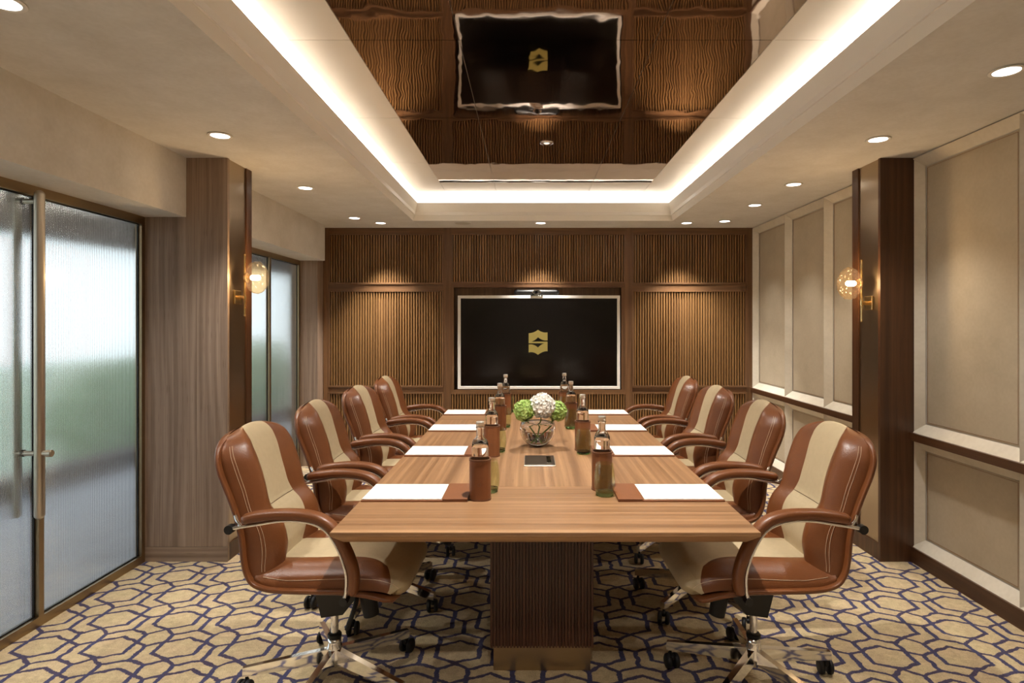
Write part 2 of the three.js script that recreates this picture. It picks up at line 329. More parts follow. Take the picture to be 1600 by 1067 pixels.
// right wall: splayed cream frames around hide panels
{
  const w = structure('wall_right', 'cream framed wall with inset beige hide panels');
  mesh('backing', bx(XR + 0.05, XR + 0.15, 0, TOP + 0.1, DF, DB + 0.2), M.plaster, w);
  const D = 0.045, I = 0.055;
  const bay = (d0, d1, y0, y1, i = I) => {
    const a = XR, b = XR + D, o = [[a, y0, -d1], [a, y0, -d0], [a, y1, -d0], [a, y1, -d1]], n = [[b, y0 + i, -(d1 - i)], [b, y0 + i, -(d0 + i)], [b, y1 - i, -(d0 + i)], [b, y1 - i, -(d1 - i)]];
    const ring = []; for (let k = 0; k < 4; k++) { const j = (k + 1) % 4; ring.push(metric(quad(o[k], o[j], n[j], n[k]), 'y', rnd(), rnd())); }
    mesh('splayed_frame', ring, M.creamPaint, w);
    mesh('hide_panel', bx(b + 0.004, b + 0.03, y0 + i + 0.003, y1 - i - 0.003, d0 + i + 0.003, d1 - i - 0.003), M.panelHide, w);
    const s = 0.012, e = 0.0012, Y0 = y0 + i + s, Y1 = y1 - i - s, E0 = d0 + i + s, E1 = d1 - i - s, q = b + 0.0025;
    mesh('stitched_seam', [bx(q, q + 0.004, Y0, Y0 + e, E0, E1), bx(q, q + 0.004, Y1 - e, Y1, E0, E1), bx(q, q + 0.004, Y0, Y1, E0, E0 + e), bx(q, q + 0.004, Y0, Y1, E1 - e, E1)], M.hide, w);
  };
  const edges = [DB, 5.348, 4.639, 3.862, null, 3.568, 2.785, 2.02, 1.26, 0.5, -0.26, -1.0, DF];
  for (let k = 0; k + 1 < edges.length; k++) if (edges[k] !== null && edges[k + 1] !== null) { bay(edges[k + 1], edges[k], 0.765, H - 0.006); bay(edges[k + 1], edges[k], 0.09, 0.72); }
  const r = structure('trim_4', 'dark wood rail across the cream panelled wall'); mesh('rail', [bx(XR - 0.018, XR + 0.05, 0.72, 0.765, 3.87, DB, 'z'), bx(XR - 0.018, XR + 0.05, 0.72, 0.765, DF, 3.56, 'z')], M.darkWood, r);
  const b = structure('baseboard_right', 'dark wood baseboard under the cream panelled wall'); mesh('board', [bx(XR - 0.012, XR + 0.05, 0, 0.09, 3.87, DB, 'z'), bx(XR - 0.012, XR + 0.05, 0, 0.09, DF, 3.56, 'z')], M.darkWood, b);
}
// ceiling: soffit, sloped fascia of the tray, border and bronze mirror panels
const TX0 = -1.10, TX1 = 1.36, TD1 = 5.71, TD0 = -0.9;
{
  const c = structure('ceiling', 'cream soffit around a lit tray with bronze mirror panels');
  mesh('soffit', [bx(-2.45, TX0, H, H + 0.05, DF, DB + 0.2), bx(TX1, 2.42, H, H + 0.05, DF, DB + 0.2), bx(TX0, TX1, H, H + 0.05, TD1, DB + 0.2), bx(TX0, TX1, H, H + 0.05, DF, TD0)], M.ceilingPaint, c);
  const rings = [[0, H], [0.048, 2.55], [0.062, 2.55], [0.062, 2.545], [-0.01, H + 0.001]].map(([i, y], k) => {
    const s = k < 2 ? i : i - 0.03 * (k > 1 ? 1 : 0);
    const q = k === 0 ? 0 : k === 1 ? 0.048 : k === 2 ? 0.034 : k === 3 ? 0.034 : -0.014;
    return [[TX0 + q, y, -(TD0 + q)], [TX1 - q, y, -(TD0 + q)], [TX1 - q, y, -(TD1 - q)], [TX0 + q, y, -(TD1 - q)]];
  });
  const names = ['fascia_board', 'fascia_board', 'fascia_board', 'fascia_board'];
  for (let k = 0; k < 4; k++) { const j = (k + 1) % 4, q = []; for (let r = 0; r + 1 < rings.length; r++) q.push(metric(quad(rings[r][k], rings[r + 1][k], rings[r + 1][j], rings[r][j]), 'x')); mesh(names[k], q, M.fascia, c); }
  mesh('deck', bx(-2.45, 2.45, TOP + 0.012, TOP + 0.10, DF, DB + 0.2), M.plaster, c);
  const mx = [-0.79, -0.31, 0.56, 1.077], seams = [-1.34, -0.34, 0.66, 1.66, 2.66, 3.66, 4.67, 5.67, DB + 0.15], g = 0.0018, MD1 = 5.31, MD0 = -0.55;
  for (let s = 0; s + 1 < seams.length; s++) {
    const a = seams[s], b = seams[s + 1];
    mesh('border_panel', bx(-2.3, mx[0] - g, TOP, TOP + 0.012, a + g, b - g), M.border, c);
    mesh('border_panel', bx(mx[3] + g, 2.3, TOP, TOP + 0.012, a + g, b - g), M.border, c);
    const m0 = Math.max(a, MD0), m1 = Math.min(b, MD1);
    for (let k = 0; k < 3; k++) {
      if (m1 - m0 > 0.05) mesh('mirror_panel', bx(mx[k] + g, mx[k + 1] - g, TOP, TOP + 0.012, m0 + g, m1 - g, 'z', 0.1, 0.2), M.mirror, c);
      for (const [p, q] of [[a, m0], [m1, b]]) if (q - p > 0.02 && (m1 > m0 || p === a)) mesh('border_panel', bx(mx[k] + g, mx[k + 1] - g, TOP, TOP + 0.012, (m1 > m0 ? p : a) + g, (m1 > m0 ? q : b) - g), M.border, c);
    }
  }
  // cove lamps: a glowing strip behind the lip and a light of the same length just in front of it
  const cove = (a, b, name) => {          // a, b: ends of the strip seen from above (x, d); inward is to its left hand
    const A = V(a[0], 2.546, -a[1]), B = V(b[0], 2.546, -b[1]), mid = A.clone().lerp(B, 0.5), len = A.distanceTo(B);
    const dir = B.clone().sub(A).normalize(), up = V(0, 1, 0), inn = V().crossVectors(up, dir).multiplyScalar(1);
    const aim = inn.clone().multiplyScalar(Math.sin(1.36)).add(up.clone().multiplyScalar(Math.cos(1.36)));
    const g = new THREE.BoxGeometry(len, 0.010, 0.006), o = mesh(name, g, M.led, c);
    const z = aim.clone().multiplyScalar(1), x = dir.clone(), y = V().crossVectors(z, x);
    o.position.copy(mid); o.quaternion.setFromRotationMatrix(new THREE.Matrix4().makeBasis(x, y, z));
    const L = new THREE.RectAreaLight(new THREE.Color().setRGB(1, 0.97, 0.93), COVE, len - 0.02, 0.010);
    L.position.copy(mid).addScaledVector(aim, 0.005); L.lookAt(L.position.clone().add(aim)); scene.add(L);
    mesh('led_channel', [bx(Math.min(a[0], b[0]) - 0.006, Math.max(a[0], b[0]) + 0.006, H + 0.05, 2.537, Math.min(a[1], b[1]) - 0.006, Math.max(a[1], b[1]) + 0.006)], M.white, c);
  };
  const q = 0.018, i = TX0 + q, k = TX1 - q, f = TD1 - q, n = TD0 + q;
  cove([i, n], [i, f], 'led_strip'); cove([i, f], [k, f], 'led_strip'); cove([k, f], [k, n], 'led_strip'); cove([k, n], [i, n], 'led_strip');
}

// glazing to the corridor: bronze frames, reeded panes, a door with long pull handles
function flutedPane(name, d0, d1, y0, y1, parent) {
  const P = 0.0065, n = Math.round((d1 - d0) / P), S = 6, pos = [], nor = [], idx = [], x0 = XL + 0.004;
  for (let i = 0; i < n; i++) for (let k = 0; k <= S; k++) {
    const f = k / S, d = d0 + (i + f) * (d1 - d0) / n, h = 0.0011 * Math.sin(Math.PI * f), sl = 0.0011 * Math.PI * Math.cos(Math.PI * f) / P;
    const N = V(-1, 0, sl).normalize();      // x = x0 - .006 - h(d), z = -d
    for (const y of [y0, y1]) { pos.push(x0 - 0.006 - h, y, -d); nor.push(N.x, N.y, N.z); }
    if (k < S) { const a = (i * (S + 1) + k) * 2; idx.push(a, a + 1, a + 3, a, a + 3, a + 2); }
  }
  const b = pos.length / 3; for (const [d, y] of [[d0, y0], [d0, y1], [d1, y0], [d1, y1]]) { pos.push(x0, y, -d); nor.push(1, 0, 0); } idx.push(b, b + 2, b + 3, b, b + 3, b + 1);
  const g = new THREE.BufferGeometry(); g.setAttribute('position', new THREE.Float32BufferAttribute(pos, 3)); g.setAttribute('normal', new THREE.Float32BufferAttribute(nor, 3)); g.setIndex(idx);
  return mesh(name, g, M.fluted, parent);
}
function handlePair(parent, d) {
  const h = new THREE.Group(); h.name = 'pull_handle'; parent.add(h);
  for (const x of [-2.365, -2.235]) { const g = new THREE.CapsuleGeometry(0.021, 1.46, 5, 20); g.translate(x, 1.265, -d); mesh('handle_bar', g, M.satin, h); }
  for (const y of [1.965, 0.815]) {
    const g = new THREE.CylinderGeometry(0.012, 0.012, y < 1 ? 0.215 : 0.15, 16); g.rotateZ(Math.PI / 2); g.translate(y < 1 ? -2.283 : -2.30, y, -d); mesh('standoff', g, M.satin, h);
    const w = new THREE.CylinderGeometry(0.016, 0.016, 0.012, 16); w.rotateZ(Math.PI / 2); w.translate(-2.318, y, -d); mesh('washer', w, M.black, h);
  }
  const k = new THREE.CylinderGeometry(0.016, 0.016, 0.022, 16); k.rotateZ(Math.PI / 2); k.translate(-2.19, 0.815, -d); mesh('thumb_turn', k, M.satin, h);
}
function glazing(name, label, d0, d1, isDoor, sides = [1, 1]) {
  const w = structure(name, label), x0 = XL - 0.022, x1 = XL + 0.026;
  mesh('head_frame', bx(x0, x1, 1.995, 2.04, d0, d1), M.bronze, w);
  mesh('bottom_frame', bx(x0, x1, 0, 0.045, d0, d1), M.bronze, w);
  if (sides[0]) mesh('jamb', bx(x0, x1, 0.045, 1.995, d0, d0 + 0.03), M.bronze, w);
  if (sides[1]) mesh('jamb', bx(x0, x1, 0.045, 1.995, d1 - 0.03, d1), M.bronze, w);
  const g = 0.006, p0 = d0 + (sides[0] ? 0.03 : 0), p1 = d1 - (sides[1] ? 0.03 : 0);
  mesh('gasket', [bx(XL - 0.006, XL + 0.008, 0.045, 1.995, p0, p0 + g), bx(XL - 0.006, XL + 0.008, 0.045, 1.995, p1 - g, p1), bx(XL - 0.006, XL + 0.008, 1.989, 1.995, p0 + g, p1 - g), bx(XL - 0.006, XL + 0.008, 0.045, 0.051, p0 + g, p1 - g)], M.black, w);
  flutedPane('reeded_pane', p0 + g, p1 - g, 0.051, 1.989, w);
  return w;
}
glazing('window_1', 'reeded glass panel beside the broad walnut column', 2.79, 3.56, false, [1, 1]);
handlePair(glazing('door_1', 'reeded glass door with long satin pull handles', 1.86, 2.79, true, [1, 0]), 2.745);
glazing('window_2', 'reeded glass panel ahead of the glass door', 0.6, 1.86, false);
glazing('door_2', 'narrow glass door leaf behind the wall lamp', 3.87, 5.27, true, [1, 0]);
glazing('window_3', 'reeded glass panel next to the walnut pier', 5.27, 5.97, false);

// corridor and daylight beyond the glass
{
  const f = structure('floor_corridor', 'pale grey corridor carpet beyond the glass'); const g = bx(-4.75, XL - 0.07, -0.12, 0, DF, 13.5); mesh('carpet', g, M.corridorFloor, f);
  const c = structure('ceiling_corridor', 'grey corridor ceiling beyond the glass'); mesh('slab', bx(-4.75, -2.45, 2.44, 2.6, DF, 13.5), M.corridorCeil, c);
  const w = structure('wall_corridor', 'corridor window wall with dark header and pale piers');
  mesh('header', bx(-4.85, -4.6, 2.16, 2.6, DF, 13.5), M.corridorDark, w);
  mesh('sill_wall', bx(-4.85, -4.6, -0.1, 0.16, DF, 13.5), M.corridorDark, w);
  const piers = [-1.3, 1.2, 3.4, 6.15, 8.2, 10.2, 12.4];
  for (const d of piers) mesh('pier', bx(-4.85, -4.6, 0.16, 2.16, d, d + 0.16), M.corridorWall, w);
  for (let k = 0; k + 1 < piers.length; k++) mesh('window_pane', bx(-4.74, -4.732, 0.16, 2.16, piers[k] + 0.16, piers[k + 1]), M.pane, w);
  mesh('end_wall', [bx(-4.85, -2.4, 0, 2.6, 13.5, 13.7), bx(-4.85, -2.4, 0, 2.6, DF - 0.15, DF)], M.corridorWall, w);
  mesh('inner_wall', bx(-2.5, -2.36, 0, 2.6, DB + 0.12, 13.5), M.corridorWall, w);
  const l = structure('ground_outside', 'lawn outside the corridor windows'); mesh('lawn', bx(-30, -4.86, -0.6, -0.5, -14, 30), M.lawn, l);
  for (const [d, x] of [[2.4, -3.93], [4.85, -3.93], [7.2, -3.93]]) {
    const t = thing('linear_light', `${{ 2.4: 'first', 4.85: 'second', 7.2: 'third' }[d]} white linear ceiling light in the corridor counted from the camera`, 'ceiling light', [x, 2.44, -d], 0, 'corridor linear lights');
    mesh('housing', new THREE.BoxGeometry(0.10, 0.03, 1.2).translate(0, -0.015, 0), M.white, t);
    mesh('diffuser', new THREE.BoxGeometry(0.085, 0.008, 1.17).translate(0, -0.034, 0), std({ color: 0xffffff, emissive: new THREE.Color().setRGB(1, 0.97, 0.92), emissiveIntensity: 2.2 }), t);
    const L = new THREE.RectAreaLight(new THREE.Color().setRGB(1, 0.96, 0.9), LINEAR, 0.085, 1.17); L.position.set(x, 2.44 - 0.042, -d); L.rotation.x = -Math.PI / 2; scene.add(L);
  }
  const leaf = () => { const a = rnd() * 6.28, e = rnd() * 2 - 1, r = 0.05 + rnd() * 0.05; const q = new THREE.PlaneGeometry(r * 1.6, r); q.rotateX(rnd() * 3); q.rotateY(a); return [q, a, e]; };
  [[6.9, -6.6, 1.1], [9.6, -6.9, 1.25], [12.0, -6.7, 0.95], [15, -7.2, 1.4], [18.6, -7.8, 1.6]].forEach(([d, x, s], k) => {
    const list = [], core = new THREE.IcosahedronGeometry(0.86, 2); core.scale(s, s * 0.8, s); core.translate(0, s * 0.6, 0); list.push(core);
    for (let i = 0; i < 420; i++) { const [q, a, e] = leaf(), r = Math.sqrt(1 - e * e); q.translate(Math.cos(a) * r * s * 0.9, s * 0.6 + e * s * 0.74, Math.sin(a) * r * s * 0.9); list.push(q); }
    const t = thing('garden_shrub', `rounded green shrub outside the corridor, number ${k + 1} going away`, 'shrub', [x, -0.5, -d], 0, 'shrubs outside the corridor');
    t.userData.label = ['low round green shrub outside the corridor, closest to the glass door', 'rounded green shrub outside the corridor, second from the glass door', 'smallest green shrub outside the corridor, third from the glass door', 'large green shrub outside the corridor, fourth from the glass door', 'largest green shrub outside the far end of the corridor'][k];
    mesh('foliage', list, M.hedge, t); mesh('trunk', cyl(0.04, 0.06, 0.4, 0, 0.2, 0, 8), M.darkWood, t);
  });
}

// ------------------------------------------------------------------ downlights
const ringGeo = lathe([[0.043, 0.0], [0.058, -0.001], [0.061, -0.004], [0.058, -0.0065], [0.047, -0.006], [0.043, 0.0]], 32);
const lensGeo = new THREE.CylinderGeometry(0.0455, 0.0455, 0.003, 32).translate(0, -0.0035, 0);
function downlight(x, d, label, power, angle, pen) {
  const t = thing('downlight', label, 'downlight', [x, H, -d], 0, 'recessed ceiling downlights');
  mesh('trim_ring', ringGeo.clone(), M.white, t); mesh('lens', lensGeo.clone(), M.lens, t);
  const L = new THREE.SpotLight(WARM, power, 0, angle, pen, 2); L.position.set(x, H - 0.012, -d); L.target.position.set(x, 0, -d); L.castShadow = true; L.shadow.radius = 1.6; scene.add(L, L.target);
}
const R = Math.PI / 180;
for (const [d, w] of [[1.84, 'at the camera end'], [3.133, 'above the broad walnut column'], [4.328, 'above the narrow far glass door'], [5.54, 'in the corner by the walnut pier']]) downlight(-1.61, d, `glowing round downlight over the glass partition side, ${w}`, DOWN, 44 * R, 1);
for (const [d, w] of [[0.6, 'behind the camera'], [2.338, 'over the wide beige panel'], [3.198, 'just in front of the dark column'], [4.22, 'just past the dark column'], [4.95, 'second from the slatted wall'], [5.71, 'in the corner by the slatted wall']]) downlight(1.855, d, `glowing round downlight along the cream panelled wall, ${w}`, DOWN_PANEL, 43 * R, 1);
for (const [x, w] of [[-1.435, 'glazed-side slat panel'], [0.11, 'screen'], [1.52, 'slat panel by the cream wall']]) downlight(x, 5.81, `small glowing downlight washing the ${w}`, WASH, 40 * R, 0.55);
downlight(-1.61, 0.6, 'glowing round downlight over the glass partition side, behind the camera', DOWN, 44 * R, 1);
for (const [d, w] of [[4.155, 'over the far half of the table'], [2.15, 'over the near end of the table'], [0.15, 'behind the camera']]) {
  const t = thing('spotlight', `small chrome-ringed spotlight in the mirror ceiling, ${w}`, 'spotlight', [0.12, TOP, -d], 0, 'chrome spotlights in the mirror ceiling');
  mesh('ring', lathe([[0.018, 0], [0.046, 0], [0.046, -0.004], [0.034, -0.008], [0.02, -0.006], [0.018, 0]], 28), M.chrome, t); mesh('lens', cyl(0.019, 0.019, 0.004, 0, -0.0035, 0, 24), std({ color: 0xffffff, emissive: new THREE.Color().setRGB(1, 0.94, 0.84), emissiveIntensity: 0.8 }), t);
  const L = new THREE.SpotLight(WARM, CENTRE, 0, 52 * R, 0.75, 2); L.position.set(0.12, TOP - 0.012, -d); L.target.position.set(0.12, 0, -d); L.castShadow = true; L.shadow.radius = 0.9; scene.add(L, L.target);
}

{ const t = thing('ceiling_speaker', 'flat round grey ceiling speaker above the slatted wall', 'speaker', [-0.645, H, -5.84]); mesh('grille', cyl(0.078, 0.078, 0.003, 0, -0.0015, 0, 36), std({ color: hex('#b9b3aa'), roughness: 0.9 }), t); mesh('rim', new THREE.TorusGeometry(0.079, 0.0025, 8, 36).rotateX(Math.PI / 2).translate(0, -0.0015, 0), M.ceilingPaint, t); }
// ------------------------------------------------------------------ wall lamps
function sconce(x, y, d, side, label) {
  const t = thing('wall_lamp', label, 'wall lamp', [x, y, -d], side > 0 ? 0 : Math.PI, 'wall lamps on the columns');
  mesh('wall_plate', [rbx(0.014, 0.085, 0.085, 0.004, 0.007, -0.12, 0), new THREE.CylinderGeometry(0.012, 0.012, 0.05, 16).rotateZ(Math.PI / 2).translate(0.03, -0.12, 0)], M.brass, t);
  mesh('rod', [cyl(0.006, 0.006, 0.37, 0.052, -0.045, 0, 14), new THREE.SphereGeometry(0.0075, 12, 8).translate(0.052, -0.23, 0), new THREE.SphereGeometry(0.0075, 12, 8).translate(0.052, 0.14, 0), cyl(0.010, 0.010, 0.03, 0.052, -0.12, 0, 14)], M.brass, t);
  mesh('holder', [new THREE.CylinderGeometry(0.03, 0.03, 0.012, 24).rotateZ(Math.PI / 2).translate(0.064, 0, 0), new THREE.CylinderGeometry(0.012, 0.012, 0.03, 16).rotateZ(Math.PI / 2).translate(0.075, 0, 0)], M.brass, t);
  const g = new THREE.IcosahedronGeometry(1, 6), p = g.attributes.position;
  for (let i = 0; i < p.count; i++) { const v = V(p.getX(i), p.getY(i), p.getZ(i)); const b = 1 + 0.04 * Math.sin(9 * v.y + 3 * v.z) * Math.cos(8 * v.z + 5 * v.x) + 0.03 * Math.sin(17 * v.x + 11 * v.y); p.setXYZ(i, v.x * 0.062 * b + 0.128, v.y * 0.098 * b, v.z * 0.088 * b); }
  g.computeVertexNormals(); mesh('glass_shade', g, M.cutGlass, t);
  mesh('bulb', new THREE.CapsuleGeometry(0.017, 0.03, 6, 16).rotateZ(Math.PI / 2).translate(0.118, 0, 0), M.bulb, t);
  const L = new THREE.PointLight(new THREE.Color().setRGB(1, 0.78, 0.52), SCONCE, 0, 2); L.position.set(x + side * 0.118, y, -d); L.castShadow = true; scene.add(L);
}
sconce(-1.793, 1.69, 3.68, 1, 'brass wall lamp with cut glass globe on the broad walnut column');
sconce(2.085, 1.655, 3.68, -1, 'brass wall lamp with cut glass globe on the narrow dark column');

// ------------------------------------------------------------------ screen and camera bar
{
  const x0 = bX(715), x1 = bX(969), y0 = bY(608), y1 = bY(461.5), cx = (x0 + x1) / 2, cy = (y0 + y1) / 2, b = 0.030;
  const t = thing('television', 'large wall screen with white bezel showing a gold emblem', 'television', [cx, cy, -(DB + 0.03)]);
  const w = (x1 - x0) / 2, h = (y1 - y0) / 2;
  for (const s of [-1, 1]) { mesh('bezel', rbx(w * 2, b, 0.05, 0.004, 0, s * (h - b / 2), 0), M.white, t); mesh('bezel', rbx(b, h * 2 - 2 * b, 0.05, 0.004, s * (w - b / 2), 0, 0), M.white, t); }
  const scr = mesh('screen', new THREE.BoxGeometry(w * 2 - 2 * b, h * 2 - 2 * b, 0.03), M.screen, t);
  mesh('mount', new THREE.BoxGeometry(0.6, 0.4, 0.07).translate(0, 0, -0.055), M.black, t);
  const px = DB / FOCAL / 8.89, P = (x, y) => [bX(790 + x / 8.89) - cx, bY(440 + y / 8.89) - cy];
  const S = new THREE.Shape(), m = q => S.moveTo(...P(...q)), l = (...q) => q.forEach(r => S.lineTo(...P(...r))), c = (a, e) => S.quadraticCurveTo(...P(...a), ...P(...e));
  m([320, 716]); c([390, 716], [450, 668]); c([512, 716], [583, 704]); l([583, 816], [560, 818]); c([505, 818], [450, 773]); c([410, 818], [358, 833]); l([583, 833], [583, 968]); c([520, 962], [450, 1018]); c([388, 966], [320, 985]); l([320, 872], [345, 871]); c([400, 870], [450, 915]); c([490, 872], [540, 856]); l([320, 856]);
  const g = new THREE.ExtrudeGeometry(S, { depth: 0.0012, bevelEnabled: false }); g.translate(0, 0, 0.0148); mesh('emblem', g, M.gold, scr);
  const cam = thing('conference_camera', 'slim black camera bar with chrome bracket above the screen', 'camera', [bX(838.5), bY(456.5), -(DB + 0.03)]);
  mesh('bar', new THREE.CapsuleGeometry(0.031, 0.40, 6, 20).rotateZ(Math.PI / 2), M.black, cam); mesh('top_trim', rbx(0.40, 0.006, 0.03, 0.002, 0, 0.031, 0), M.satin, cam);
  const hx = new THREE.Shape(); for (let i = 0; i < 6; i++) { const a = i * Math.PI / 3; (i ? hx.lineTo : hx.moveTo).call(hx, Math.cos(a) * 0.047, Math.sin(a) * 0.027); } const ho = new THREE.Path(); for (let i = 0; i < 6; i++) { const a = i * Math.PI / 3; (i ? ho.lineTo : ho.moveTo).call(ho, Math.cos(a) * 0.038, Math.sin(a) * 0.019); } hx.holes.push(ho);
  mesh('bracket', [new THREE.ExtrudeGeometry(hx, { depth: 0.006, bevelEnabled: false }).translate(0, 0, 0.029), rbx(0.125, 0.014, 0.006, 0.002, 0, -0.040, 0.0295)], M.chrome, cam);
  mesh('lens', new THREE.CylinderGeometry(0.016, 0.016, 0.008, 20).rotateX(Math.PI / 2).translate(0, 0, 0.03), M.blackGloss, cam);
}

// ------------------------------------------------------------------ table
const TT = 0.74, TXL = -0.636, TXR = 0.738, TDN = 1.915, TDF = 4.72, TCX = (TXL + TXR) / 2;
{
  const t = thing('conference_table', 'long walnut conference table on ribbed pedestals', 'table', [TCX, 0, -(TDN + TDF) / 2]);
  const ox = -TCX, oz = (TDN + TDF) / 2;
  const w = (TXR - TXL) / 2, slab = (a, b, grain, capA, capB) => {       // chamfered underside along the outer edges
    const c = 0.034, yT = TT, yM = TT - 0.013, yB = TT - 0.042, za = -a, zb = -b, e0 = capA ? c : 0, e1 = capB ? c : 0;
    const r = (y, i, p, q) => [[-w + i, y, za - p], [w - i, y, za - p], [w - i, y, zb + q], [-w + i, y, zb + q]];
    const R0 = r(yB, c, e0, e1), R1 = r(yM, 0, 0, 0), R2 = r(yT - 0.0015, 0, 0, 0), R3 = r(yT, 0.0015, 0.0015 * !!capA, 0.0015 * !!capB), q = [];
    for (const [p, n] of [[R0, R1], [R1, R2], [R2, R3]]) for (let k = 0; k < 4; k++) { const j = (k + 1) % 4; q.push(quad(p[k], p[j], n[j], n[k])); }
    q.push(quad(...R3), quad(R0[3], R0[2], R0[1], R0[0]));
    const g = merge(q); g.translate(0, 0, oz); return metric(g, grain, rnd() * 3, rnd() * 3);
  };
  mesh('end_board', slab(TDN, 2.459, 'x', true, false), M.tableWood, t);
  mesh('middle_board', slab(2.461, 4.20, 'z', false, false), M.tableWood, t);
  mesh('end_board', slab(4.202, TDF, 'x', false, true), M.tableWood, t);
  for (const [a, b] of [[2.42, 2.95], [3.72, 4.25]]) {
    const ped = mesh('pedestal', [bx(-0.198, 0.198, 0.102, TT - 0.042, a + 0.012, b - 0.012)], M.pedestalWood, t); ped.geometry.translate(0, 0, oz);
    const ribs = [], hw = 0.209, n = 32, pit = 2 * hw / n;
    for (const [d, s] of [[a, 1], [b, -1]]) for (let i = 0; i < n; i++) { const c = -hw + (i + 0.5) * pit; ribs.push(bx(c - 0.0042, c + 0.0042, 0.102, TT - 0.042, d, d + s * 0.013)); }
    const m = Math.round((b - a - 0.024) / pit), p2 = (b - a - 0.024) / m;
    for (const s of [-1, 1]) for (let i = 0; i < m; i++) { const d = a + 0.012 + (i + 0.5) * p2; ribs.push(bx(s * hw, s * (hw - 0.012), 0.102, TT - 0.042, d - 0.0042, d + 0.0042)); }
    const rb = mesh('ribs', ribs, M.pedestalWood, t); rb.geometry.translate(0, 0, oz); rb.userData.kind = 'stuff';
    const pl = mesh('plinth', bx(-0.196, 0.196, 0, 0.102, a + 0.02, b - 0.02), M.plinth, t); pl.geometry.translate(0, 0, oz);
  }
}
{ // flush connection box
  const x = 0.05, d0 = 2.805, d1 = 3.02, t = thing('table_socket_box', 'flush metal connection box set into the table before the vase', 'socket box', [x, TT, -(d0 + d1) / 2]);
  mesh('frame', [rbx(0.150, 0.005, 0.215, 0.002, 0, 0.0025, 0)], M.satin, t); mesh('lid', rbx(0.142, 0.003, 0.196, 0.001, 0, 0.0062, -0.006), std({ color: hex('#4a4038'), metalness: 0.8, roughness: 0.32 }), t);
  mesh('socket', rbx(0.022, 0.004, 0.13, 0.001, 0.045, 0.0075, -0.012), M.blackGloss, t);
}

// ------------------------------------------------------------------ places at the table
const rows = [2.25, 3.025, 3.73, 4.41], far = ['fourth place from the screen', 'third place from the screen', 'second place from the screen', 'place closest to the screen'];
const sideName = { '-1': 'glass-door side', '1': 'panelled-wall side' };
function deskPad(sgn) {
  const t = thing('desk_pad', '', 'desk pad', [0, 0, 0], 0, 'leather desk pads on the table');
  mesh('base', rbx(0.40, 0.007, 0.222, 0.003, 0, 0.0035, 0), M.hide, t);
  mesh('flap', rbx(0.095, 0.005, 0.222, 0.002, -sgn * 0.1525, 0.0095, 0), M.hide, t);
  return t;
}
const padProto = {};
const paperGeo = new THREE.BoxGeometry(0.297, 0.003, 0.21);
for (const s of [-1, 1]) rows.forEach((d, i) => {
  const xo = s < 0 ? TXL + 0.006 : TXR - 0.006, cx = xo - s * 0.20, pos = [cx, TT, -(d + 0.105)], label = `brown leather desk pad on the ${sideName[s]}, ${far[i]}`;
  if (!padProto[s]) { padProto[s] = deskPad(s); padProto[s].position.set(...pos); padProto[s].userData.label = label; } else dup(padProto[s], pos, 0, label);
  const p = mesh('paper_sheet', paperGeo.clone(), M.paper); p.position.set(xo - s * (0.004 + 0.1485), TT + 0.0087, -(d + 0.105)); tag(p, `blank white paper on the desk pad, ${sideName[s]}, ${far[i]}`, 'paper', 'paper on the desk pads');
});
// leather sleeves, bottles, tumblers
const sleeveProto = (() => {
  const t = thing('bottle_sleeve', '', 'bottle sleeve', [0, 0, 0], 0, 'leather bottle sleeves');
  const oval = r => { const s = new THREE.Shape(); for (let i = 0; i < 40; i++) { const a = i / 40 * 2 * Math.PI, c = Math.cos(a), q = Math.sin(a); (i ? s.lineTo : s.moveTo).call(s, Math.sign(c) * Math.abs(c) ** 0.8 * r, Math.sign(q) * Math.abs(q) ** 0.8 * r); } return s; };
  const tube = (r0, r1, h, y) => { const s = oval(r0), hp = oval(r1); s.holes.push(hp); const g = new THREE.ExtrudeGeometry(s, { depth: h, bevelEnabled: false, curveSegments: 2 }); g.rotateX(-Math.PI / 2); g.translate(0, y, 0); return toCreasedNormals(g, 0.6); };
  mesh('body', [tube(0.0405, 0.0365, 0.146, 0.004)], M.hide, t); mesh('top_welt', tube(0.0422, 0.036, 0.006, 0.148), M.leatherDark, t);
  const b = new THREE.ExtrudeGeometry(oval(0.0425), { depth: 0.006, bevelEnabled: false }); b.rotateX(-Math.PI / 2); mesh('base', b, M.leatherDark, t);
  mesh('emblem_stamp', new THREE.TorusGeometry(0.006, 0.0007, 6, 20).translate(0, 0.062, 0.0405), M.leatherDark, t);
  return t;
})();
const bottleProto = (() => {
  const t = thing('glass_bottle', '', 'bottle', [0, 0, 0], 0, 'water bottles in the sleeves');
  mesh('glass', lathe([[0.0312, 0.2042], [0.0315, 0.205], [0.026, 0.218], [0.0165, 0.228], [0.0145, 0.236], [0.0145, 0.262], [0.0165, 0.264], [0.0165, 0.268], [0.0120, 0.268], [0.0112, 0.236], [0.0135, 0.226], [0.024, 0.2155], [0.0298, 0.203]], 40), M.clearGlass, t);
  mesh('water', lathe([[0, 0.006], [0.026, 0.006], [0.0318, 0.012], [0.0318, 0.19], [0.0308, 0.204], [0, 0.204]], 36), M.water, t);
  mesh('cap', lathe([[0, 0.288], [0.0145, 0.288], [0.0158, 0.286], [0.0158, 0.268], [0, 0.268]], 28), std({ color: hex('#d8d2c8'), metalness: 0.7, roughness: 0.28 }), t);
  return t;
})();
